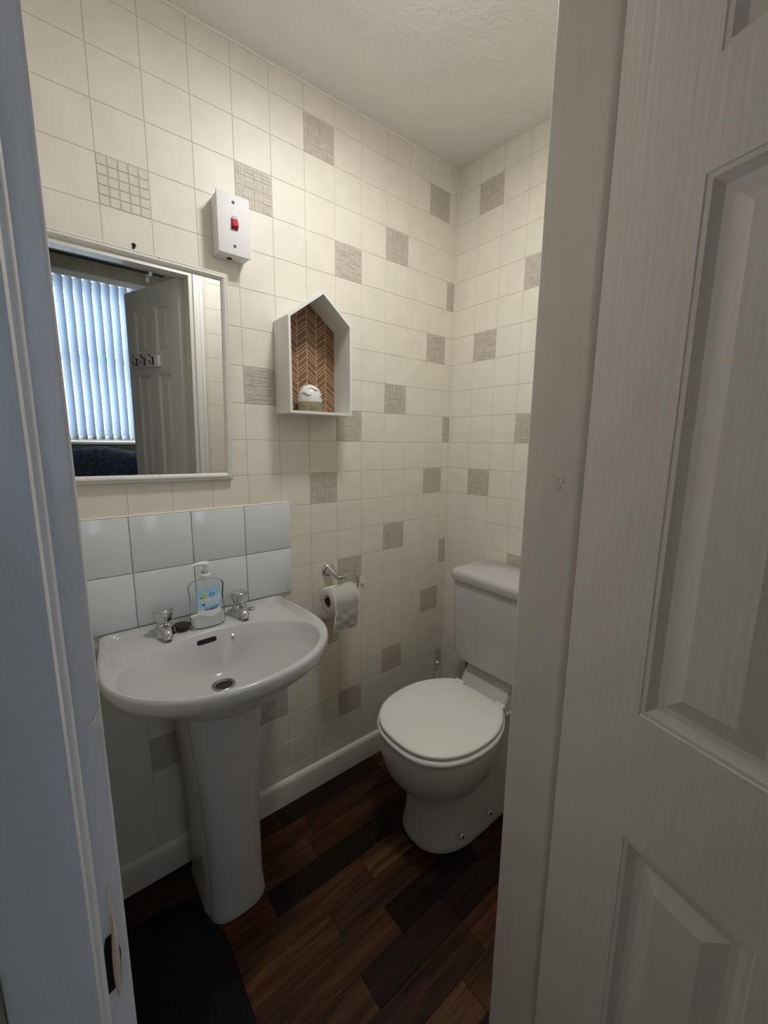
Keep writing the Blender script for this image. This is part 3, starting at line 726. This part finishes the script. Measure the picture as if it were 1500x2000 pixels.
dr = part('drain', B().lathe([(.0275, .6720), (.0290, .6745), (.0265, .6760), (.0215, .6742), (.0200, .6680)], (dx, dy, 0), 32, cap=False), 'steel', wbn)
part('drain_hole', B().lathe([(.0212, .6655), (.0212, .6705)], (dx, dy, 0), 24), 'rust', dr)
# overflow slot and chain stay lie on the back wall of the bowl: find that surface from the mesh
from mathutils.bvhtree import BVHTree
bt = BVHTree.FromPolygons([tuple(v.co + Vector(OR[wbn.name])) for v in bowl.data.vertices], [tuple(p.vertices) for p in bowl.data.polygons])
def on_bowl(x, z):
    h = bt.ray_cast(Vector((x, -.30, z)), Vector((0, 1, 0))); return h[0], h[1]
b = B(); N_ = 20; r0 = []; r1 = []
for i in range(N_):
    a = 2 * math.pi * i / N_; cx_ = .020 if math.cos(a) >= 0 else -.020
    X_ = CX - .017 + cx_ + .0058 * math.cos(a); Z_ = .7665 + .0058 * math.sin(a)
    p, nn = on_bowl(X_, Z_); r0.append(p + nn * .0006 * (1 if nn.y < 0 else -1)); r1.append(p - nn * .004 * (1 if nn.y < 0 else -1))
b.rings([r1, r0]); part('overflow_slot', b, 'dark_hole', wbn, smooth=False)
p, nn = on_bowl(CX + .050, .7660); nn = nn if nn.y < 0 else -nn
b = B(); q = [p + nn * t for t in (0, .004, .008)]
b.tube(q, [.0045, .0045, .003], 12).tube([p + nn * .006 + Vector((0, 0, .001)), p + nn * .010 + Vector((.001, 0, -.006)), p + nn * .007 + Vector((.001, 0, -.012))], .0018, 8)
part('chain_stay', b, 'chrome', wbn)
ZK = .7895
def tap(x, y):
    body = B().lathe([(.0245, .0), (.0245, .0025), (.0225, .004), (.0215, .008), (.0228, .014), (.0222, .022), (.0195, .030), (.0135, .035), (.0125, .040)], (x, y, ZK), 28)
    body.tube([(x, y - .008, ZK + .0160), (x, y - .024, ZK + .0190), (x, y - .037, ZK + .0170), (x, y - .044, ZK + .0110), (x, y - .0455, ZK + .0045)], [.0165, .0150, .0132, .0115, .0105], 16)
    t = part('tap', body, 'chrome', wbn)
    part('handle', B().lathe([(.0130, .0385, .02), (.0165, .0400, .05), (.0180, .0445, .10), (.0202, .0560, .13), (.0222, .0650, .12), (.0225, .0690, .08), (.0205, .0725, .03), (.0150, .0745, 0), (.0050, .0752, 0)], (x, y, ZK), 48, lobes=4), 'chrome', t)
    part('outlet', B().lathe([(.0070, .0030), (.0070, .0038)], (x, y - .0455, ZK), 14), 'dark_hole', t)
    return t
tap(.0480, -.078); tap(.2500, -.072)
part('blanking_cap', B().lathe([(.010, .0), (.0095, .004), (.0080, .0055), (.004, .006)], (.292, -.052, ZK + .001), 18), 'chrome', wbn)

# pedestal
pd = thing('basin_pedestal', 'tall grey ceramic pedestal under the washbasin', 'pedestal', (CX, -.12, 0), world_coords=True)
def ped_section(w, yb_, yf_, z):
    # half outline: back, flat side, shallow double groove, rounded nose
    ys = yf_ + .058
    h = [(.62 * w, yb_), (.97 * w, yb_ + -.004), (w * 1.0, yb_ - .02), (w * .985, ys + .012), (w * .965, ys + .004), (w * .925, ys + .0035), (w * .92, ys - .0005), (w * .945, ys - .0025), (w * .935, ys - .009), (w * .895, ys - .0095), (w * .885, ys - .0135), (w * .90, ys - .0165)]
    for k in range(1, 11):
        a = math.pi / 2 * k / 10; h.append((w * .90 * math.cos(a) ** .75, ys - .0165 - (.0415) * math.sin(a)))
    pts = [(CX + x, y, z) for x, y in h]; pts += [(CX - x, y, z) for x, y in reversed(h[:-1])]
    return pts
secs = []
for z, w, yf_ in ((0, .0835, -.262), (.010, .0855, -.265), (.030, .0815, -.261), (.10, .0800, -.258), (.25, .0830, -.254), (.40, .0895, -.252), (.52, .0985, -.250), (.60, .107, -.252), (.635, .113, -.255), (.647, .115, -.256)):
    secs.append(ped_section(w, -.046, yf_, z))
part('column', B().rings(secs), 'ceramic', pd, ang=50)

# ------------------------------------------------------------------ hand-wash bottle, plug
BZ = .7905
sp_ = thing('soap_bottle', 'clear pump bottle of hand wash between the taps', 'soap bottle', (.157, -.082, BZ))
def oval(w, d, z, n=48, e=2.6):
    out = []
    for i in range(n):
        a = 2 * math.pi * i / n; c, s = math.cos(a), math.sin(a)
        out.append((w * math.copysign(abs(c) ** (2 / e), c), d * math.copysign(abs(s) ** (2 / e), s), z))
    return out
def body_w(z):
    P = [(0, .0415), (.004, .0455), (.02, .0465), (.045, .0448), (.075, .0432), (.095, .0446), (.112, .0462), (.120, .0440), (.127, .034), (.1305, .022), (.134, .0125), (.140, .0120)]
    for (z0, w0), (z1, w1) in zip(P, P[1:]):
        if z0 <= z <= z1: return w0 + (w1 - w0) * (z - z0) / (z1 - z0)
    return .012
def body_d(z): return min(body_w(z), .0235 if z < .121 else .0235 - (z - .121) * .75)
zl = (0, .002, .006, .02, .035, .05, .065, .08, .095, .105, .112, .117, .121, .125, .128, .1305, .133, .136, .140)
part('bottle', B().rings([oval(body_w(z), max(body_d(z), .0118), z) for z in zl], cap0=True, cap1=False), 'clear_plastic', sp_, ang=70)
zq = (.0015, .004, .01, .02, .029, .030)
part('soap', B().rings([oval(body_w(z) - .0016, body_d(z) - .0016, z) for z in zq]), 'liquid', sp_, ang=70)
def front_y(x, z, o=.0003):
    w, d = body_w(z), body_d(z); return -d * max(0, 1 - abs(x / w) ** 2.6) ** (1 / 2.6) - o
def patch(poly_fn, nx, nz, o, mat, name, parent, mesh=None):
    b = B(); g = []
    for j in range(nz + 1):
        row = []
        for i in range(nx + 1):
            x, z = poly_fn(i / nx, j / nz); row.append(b.bm.verts.new((x, front_y(x, z, o), z)))
        g.append(row)
    for j in range(nz):
        for i in range(nx): b.bm.faces.new((g[j][i], g[j][i + 1], g[j + 1][i + 1], g[j + 1][i]))
    return part(name, b, mat, parent)
lab = patch(lambda u, v: (-.031 + .062 * u, .112 + (-.070 - .012 * (1 - abs(2 * u - 1.15) / 1.15)) * v), 14, 12, .0004, 'label_blue', 'label', sp_)
patch(lambda u, v: (-.031 + .062 * u, .052 + (-.010 - .012 * (1 - abs(2 * u - 1.15) / 1.15)) * v), 14, 4, .0006, 'label_white', 'label_foot', lab)
def text_on(s, size, x, z, mat, name, rot=0.0, bold=0.0):
    cu = bpy.data.curves.new(name, 'FONT'); cu.body = s; cu.size = size; cu.align_x = 'CENTER'; cu.offset = bold
    to = bpy.data.objects.new(name, cu); COL.objects.link(to)
    dg = bpy.context.evaluated_depsgraph_get(); me = bpy.data.meshes.new_from_object(to.evaluated_get(dg)); bpy.data.objects.remove(to)
    cs, sn = math.cos(rot), math.sin(rot)
    for v in me.vertices:
        px, pz = x + v.co.x * cs - v.co.y * sn, z + v.co.x * sn + v.co.y * cs
        v.co = (px, front_y(px, pz, .0010), pz)
    me.materials.clear(); me.materials.append(M[mat])
    o = bpy.data.objects.new(name, me); COL.objects.link(o); o.parent = lab; return o
text_on('PROTECT', .0132, .001, .0745, 'label_white', 'lettering', .03, .00025)
text_on('CARE', .0132, .009, .0635, 'label_white', 'lettering', .03, .00025)
text_on('+', .014, -.015, .0625, 'label_navy', 'lettering', 0, .0006)
text_on('VITAMIN E', .0075, .004, .0500, 'label_navy', 'lettering', .03, .00025)
text_on('/o', .019, .008, .0890, 'label_mid', 'lettering', .1, .0008)
patch(lambda u, v: (-.0185 + .013 * u, .097 - .008 * v + .001 * math.sin(3 * u)), 6, 3, .0010, 'label_yellow', 'label_flash', lab)
patch(lambda u, v: (-.0225 + .007 * u, .0895 - .004 * v), 3, 2, .0010, 'label_teal', 'label_flash', lab)
patch(lambda u, v: (-.014 + .038 * u, .0595 - .0013 * v), 8, 1, .0010, 'label_mid', 'label_line', lab)
part('collar', B().lathe([(.0135, .1335), (.0142, .1345), (.0142, .146), (.0125, .1480), (.0090, .1485)], n=32), 'white_plastic', sp_)
part('neck_ring', B().lathe([(.0088, .1487), (.0092, .1490), (.0092, .1555), (.0075, .1565)], n=24), 'grey_mark', sp_)
hd = B().lathe([(.0042, .1560), (.0040, .1700), (.0060, .1720), (.0120, .1735), (.0130, .1765), (.0115, .1795), (.0050, .1808)], n=24)
hd.tube([(-.006, 0, .1765), (-.018, -.001, .1768), (-.030, -.002, .1758), (-.034, -.0022, .1735)], [.0062, .0055, .0045, .0038], 12)
part('pump_head', hd, 'white_plastic', sp_)
part('dip_tube', B().tube([(0, .002, .133), (.003, .003, .08), (.005, .004, .0305)], .0022, 8), 'clear_plastic', sp_)
pg = thing('basin_plug', 'black rubber basin plug with a bead chain beside the left tap', 'plug', (.090, -.078, ZK + .0005))
b = B().lathe([(.0150, .0), (.0165, .003), (.0185, .011), (.0205, .0125), (.0205, .0155), (.0160, .0170), (.004, .0172)], n=30); b.bm.transform(Matrix.Rotation(math.radians(6), 4, 'Y'))
for v in b.bm.verts: v.co.z += .0016
part('stopper', b, 'black_rubber', pg)
b = B()
for i in range(16):
    t = i / 15; x = .016 + .030 * t; y = -.012 - .012 * math.sin(t * 5) * .6 - .006 * t; z = .0024 + .012 * max(0, 1 - t * 5)
    b.lathe([(.0004, -.0019), (.0015, -.0012), (.0019, 0), (.0015, .0012), (.0004, .0019)], (x, y, z), 8)
part('chain', b, 'chrome', pg)

# ------------------------------------------------------------------ toilet roll and holder
rh = thing('toilet_roll_holder', 'chrome toilet roll holder with a bent wire arm on the wall', 'toilet roll holder', (.596, -.0015, .846), world_coords=True)
RY, RZ, RRAD = -.078, .768, .0485
part('rose', B().lathe([(.0245, .0015), (.0250, .0040), (.0235, .0085), (.0200, .0120), (.0150, .0145), (.0120, .0160)], (.596, 0, .846), 36, 'Y'), 'chrome', rh)
part('arm', B().tube([(.596, -.013, .846), (.597, -.028, .843), (.598, -.045, .838), (.599, -.062, .834)], [.0175, .0135, .0108, .0098], 18), 'chrome', rh)
part('arm_end', B().box(.5885, .6120, -.0870, -.0640, .8260, .8430, .0045, 3), 'chrome', rh)
wire = catmull([(.606, RY, .8345), (.630, RY, .840), (.652, RY, .838), (.6685, RY, .822), (.6735, RY, .800), (.668, RY, .782), (.652, RY, .7755), (.60, RY, .7755), (.53, RY, .7755)], 6, False)
part('wire', B().tube(wire, .0034, 10), 'chrome', rh)
part('wire_tip', B().lathe([(.0030, 0), (.0042, .002), (.0042, .006), (.003, .008)], (.5225, RY, .7755), 12, 'X'), 'chrome', rh)
tr = thing('toilet_roll', 'white toilet roll hanging on the chrome holder', 'toilet roll', (.598, RY, .7565), world_coords=True)
RCZ = .7602; CR = .0205; RX0, RX1 = .5455, .6485
prof = [(CR, RX0 + .001), (CR + .004, RX0), (RRAD - .003, RX0 + .0005), (RRAD, RX0 + .003), (RRAD, RX1 - .003), (RRAD - .003, RX1 - .0005), (CR + .004, RX1), (CR, RX1 - .001), (CR, RX0 + .001)]
part('paper', B().lathe(prof, (0, RY, RCZ), 56, 'X', cap=False), 'paper', tr, ang=40)
part('core', B().lathe([(CR - .0002, RX0 + .002), (CR - .0002, RX1 - .002), (CR - .0014, RX1 - .002), (CR - .0014, RX0 + .002), (CR - .0002, RX0 + .002)], (0, RY, RCZ), 40, 'X', cap=False), 'cardboard', tr)
b = B(); g = []; rnd = random.Random(3)
path = []
for k in range(13):
    a = math.radians(90 + 90 * k / 12); path.append((RY + (RRAD + .0010) * math.cos(a), RCZ + (RRAD + .0010) * math.sin(a)))
for k in range(1, 25):
    t = k / 24; path.append((RY - RRAD - .0010 - .004 * math.sin(t * 5.2) * t + .016 * t * t, RCZ - .108 * t))
for j, (y, z) in enumerate(path):
    row = []
    for i in range(15):
        u = i / 14; q = max(0, (j - 13) / 24)
        row.append(b.bm.verts.new((RX0 + .001 + u * (RX1 - RX0 - .002), y + q * .003 * math.sin(u * 7 + j * .55) + q * .002 * math.sin(u * 15 - j * .8), z + q * (.004 * math.sin(u * 3.0) - .002 * u))))
    g.append(row)
for j in range(len(g) - 1):
    for i in range(14): b.bm.faces.new((g[j][i], g[j][i + 1], g[j + 1][i + 1], g[j + 1][i]))
bmesh.ops.solidify(b.bm, geom=b.bm.faces[:], thickness=.0006)
part('loose_sheet', b, 'paper', tr, ang=180)

# ------------------------------------------------------------------ toilet
TY = -.385
wc = thing('toilet', 'grey close-coupled toilet with closed white lid in the corner', 'toilet', (.90, TY, 0), world_coords=True)
def egg(xf, xb, hw, z, n=56, ef=2.1, eb=3.0, split=.52, back_hw=None, dy=0.0):
    """closed outline: rounded front at xf, squarer back at xb"""
    xm = xf + (xb - xf) * split; out = []
    for i in range(n):
        a = 2 * math.pi * i / n; c, s = math.cos(a), math.sin(a)
        if c < 0: e = ef; L = xm - xf
        else: e = eb; L = xb - xm
        x = xm + L * math.copysign(abs(c) ** (2 / e), c); y = hw * math.copysign(abs(s) ** (2 / e), s)
        if back_hw and c > 0: y *= 1 + (back_hw / hw - 1) * sm((x - xm) / (xb - xm))
        out.append((x, TY + y + dy, z))
    return out
b = B()
# bowl
R_ = [(.160, .72, .98, .080), (.178, .690, .985, .112), (.186, .668, .99, .128), (.196, .648, .99, .140), (.215, .626, .99, .152), (.245, .606, .99, .164), (.285, .592, .99, .175), (.320, .586, .99, .180), (.345, .586, .99, .181), (.362, .590, .99, .178), (.370, .597, .985, .172)]
b.rings([egg(xf, xb, hw, z, ef=2.15, eb=2.3, split=.5) for z, xf, xb, hw in R_])
# foot and trap housing
R_ = [(0, .667, 1.16, .124), (.006, .664, 1.16, .1260), (.020, .668, 1.16, .1240), (.05, .676, 1.16, .120), (.10, .684, 1.16, .119), (.15, .692, 1.16, .1135), (.19, .70, 1.16, .112), (.25, .74, 1.16, .112), (.32, .80, 1.16, .112), (.36, .88, 1.16, .112)]
b.rings([egg(xf, xb, hw, z, ef=2.3, eb=9, split=.36, dy=-.014 * (1 - min(1, z / .2))) for z, xf, xb, hw in R_])
pan = part('pan', b, 'ceramic', wc, ang=50)
# ledge that carries the cistern
q = [(.955, .340), (.985, .372), (1.020, .402), (1.052, .448), (1.064, .466), (1.075, .4700), (1.185, .4700), (1.185, .340)]
b = B(); rr = []
for y, f in ((TY + .103, 0), (TY + .100, .5), (TY + .092, 1), (TY - .092, 1), (TY - .100, .5), (TY - .103, 0)):
    rr.append([(x + (.006 * (1 - f) if x < 1.1 else 0), y, z - .006 * (1 - f) if z > .35 else z) for x, z in q])
b.rings(rr); part('ledge', b, 'ceramic', wc, ang=50)
for x, z in ((.772, .050), (.916, .046)):
    hy = TY - .1325
    f = part('fixing_hole', B().lathe([(.0085, .0), (.0085, .0060), (.0060, .0072)], (x, hy + .001, z), 18, 'Y'), 'white_plastic', wc)
    part('fixing_screw', B().lathe([(.0058, .0070), (.0050, .0080)], (x, hy + .001, z), 14, 'Y'), 'dark_hole', f)
# cistern
cy0, cy1, cx0, cx1, cz0, cz1 = TY - .166, TY + .164, 1.014, 1.2095, .4735, .7860
def rrect(x0, x1, y0, y1, r, z, n=6, rb=.004):
    out = []
    for (cx_, cy_, a0, r_) in ((x0 + r, y0 + r, 180, r), (x1 - rb, y0 + rb, 270, rb), (x1 - rb, y1 - rb, 0, rb), (x0 + r, y1 - r, 90, r)):
        for k in range(n + 1):
            a = math.radians(a0 + 90 * k / n); out.append((cx_ + r_ * math.cos(a), cy_ + r_ * math.sin(a), z))
    return out
rr = []
for z, ins in ((cz0, .036), (cz0 + .003, .027), (cz0 + .009, .018), (cz0 + .018, .0115), (cz0 + .032, .0095), (cz0 + .16, .005), (cz1 - .004, .0005), (cz1, .002)):
    rr.append(rrect(cx0 + min(ins, .012) * .8, cx1, cy0 + ins, cy1 - ins, .022, z))
cis = part('cistern', B().rings(rr), 'ceramic', wc, ang=50)
rr = []
for z, ins in ((cz1 + .0022, .004), (cz1 + .0035, .0), (cz1 + .022, -.003), (cz1 + .034, -.001), (cz1 + .042, .006), (cz1 + .0465, .017), (cz1 + .049, .035)):
    rr.append(rrect(cx0 - .007 + ins, cx1, cy0 - .006 + ins, cy1 + .006 - ins, .024 if ins < .01 else .018, z))
part('cistern_lid', B().rings(rr), 'ceramic', cis, ang=50)
# seat and lid
def seat_out(d, z):
    P = [(.590, 0), (.596, .060), (.620, .112), (.664, .153), (.725, .178), (.795, .186), (.862, .180), (.920, .160), (.962, .134), (.984, .116)]
    P = [(x, y) for x, y in P]; full = P + [(.988, .108)] + [(.988, -.108)] + [(x, -y) for x, y in reversed(P[1:])]
    c = catmull(full[:len(P)] , 5, False)
    pts = c + [(.988, .108), (.988, 0), (.988, -.108)] + [(x, -y) for x, y in reversed(c[1:])]
    mx, my = .80, 0
    out = []
    for x, y in pts:
        L = math.hypot(x - mx, y - my); f = (L - d) / L; out.append((mx + (x - mx) * f, TY + (y - my) * f, z))
    return out
part('seat', B().rings([seat_out(.002, .3715), seat_out(-.004, .374), seat_out(-.006, .380), seat_out(-.004, .387), seat_out(.003, .3905)]), 'seat_white', wc, ang=60)
part('seat_lid', B().rings([seat_out(.010, .3930), seat_out(.003, .3950), seat_out(.0, .3990), seat_out(.0012, .4035), seat_out(.005, .4065), seat_out(.012, .4080), seat_out(.05, .4092)]), 'seat_white', wc, ang=60)
part('hinge_bar', B().box(.9885, 1.002, TY - .060, TY + .060, .381, .397, .003), 'seat_white', wc)
for s_ in (-1, 1):
    part('hinge', B().box(.980, 1.008, TY + s_ * .092 - .020, TY + s_ * .092 + .020, .379, .4015, .005, 3), 'seat_white', wc)
part('inlet_pipe', B().tube([(1.12, TY + .146, .28), (1.12, TY + .146, .40), (1.115, TY + .140, .4765)], .012, 16).tube([(1.12, TY + .146, .385), (1.12, TY + .146, .412)], .017, 6), 'pipe_brown', wc)

# toilet brush in the corner
tb = thing('toilet_brush', 'thin white brush handle standing in the corner behind the toilet', 'toilet brush', (1.105, -.088, 0), world_coords=True)
part('holder', B().lathe([(.045, 0), (.047, .004), (.040, .10), (.036, .125), (.033, .128), (.030, .10)], (1.105, -.088, 0), 28), 'white_plastic', tb)
part('handle', B().tube([(1.105, -.088, .02), (1.105, -.087, .20), (1.103, -.087, .325), (1.098, -.088, .346), (1.090, -.089, .352)], [.0075, .0075, .0072, .0070, .0060], 12), 'white_plastic', tb)

# ------------------------------------------------------------------ bath mat
poly = catmull([(-.150, -.112), (-.03, -.118), (.052, -.138), (.0625, -.150), (.0640, -.200), (.078, -.250), (.0975, -.285), (.0975, -.42), (.094, -.60), (.090, -.750), (.080, -.770), (-.04, -.772), (-.150, -.768), (-.158, -.755), (-.160, -.45), (-.158, -.122)], 5)
cxm = sum(p[0] for p in poly) / len(poly); cym = sum(p[1] for p in poly) / len(poly)
def shr(d, z): return [(x + (cxm - x) * d, y + (cym - y) * d * .4, z) for x, y in poly]
mt = part('floor_mat', B().rings([shr(0, .0004), shr(-.004, .003), shr(0, .0075), shr(.03, .0095), shr(.07, .0100)]), 'mat_dark', ang=60)
tag(mt, 'dark grey fabric mat on the floor against the pedestal', 'mat')
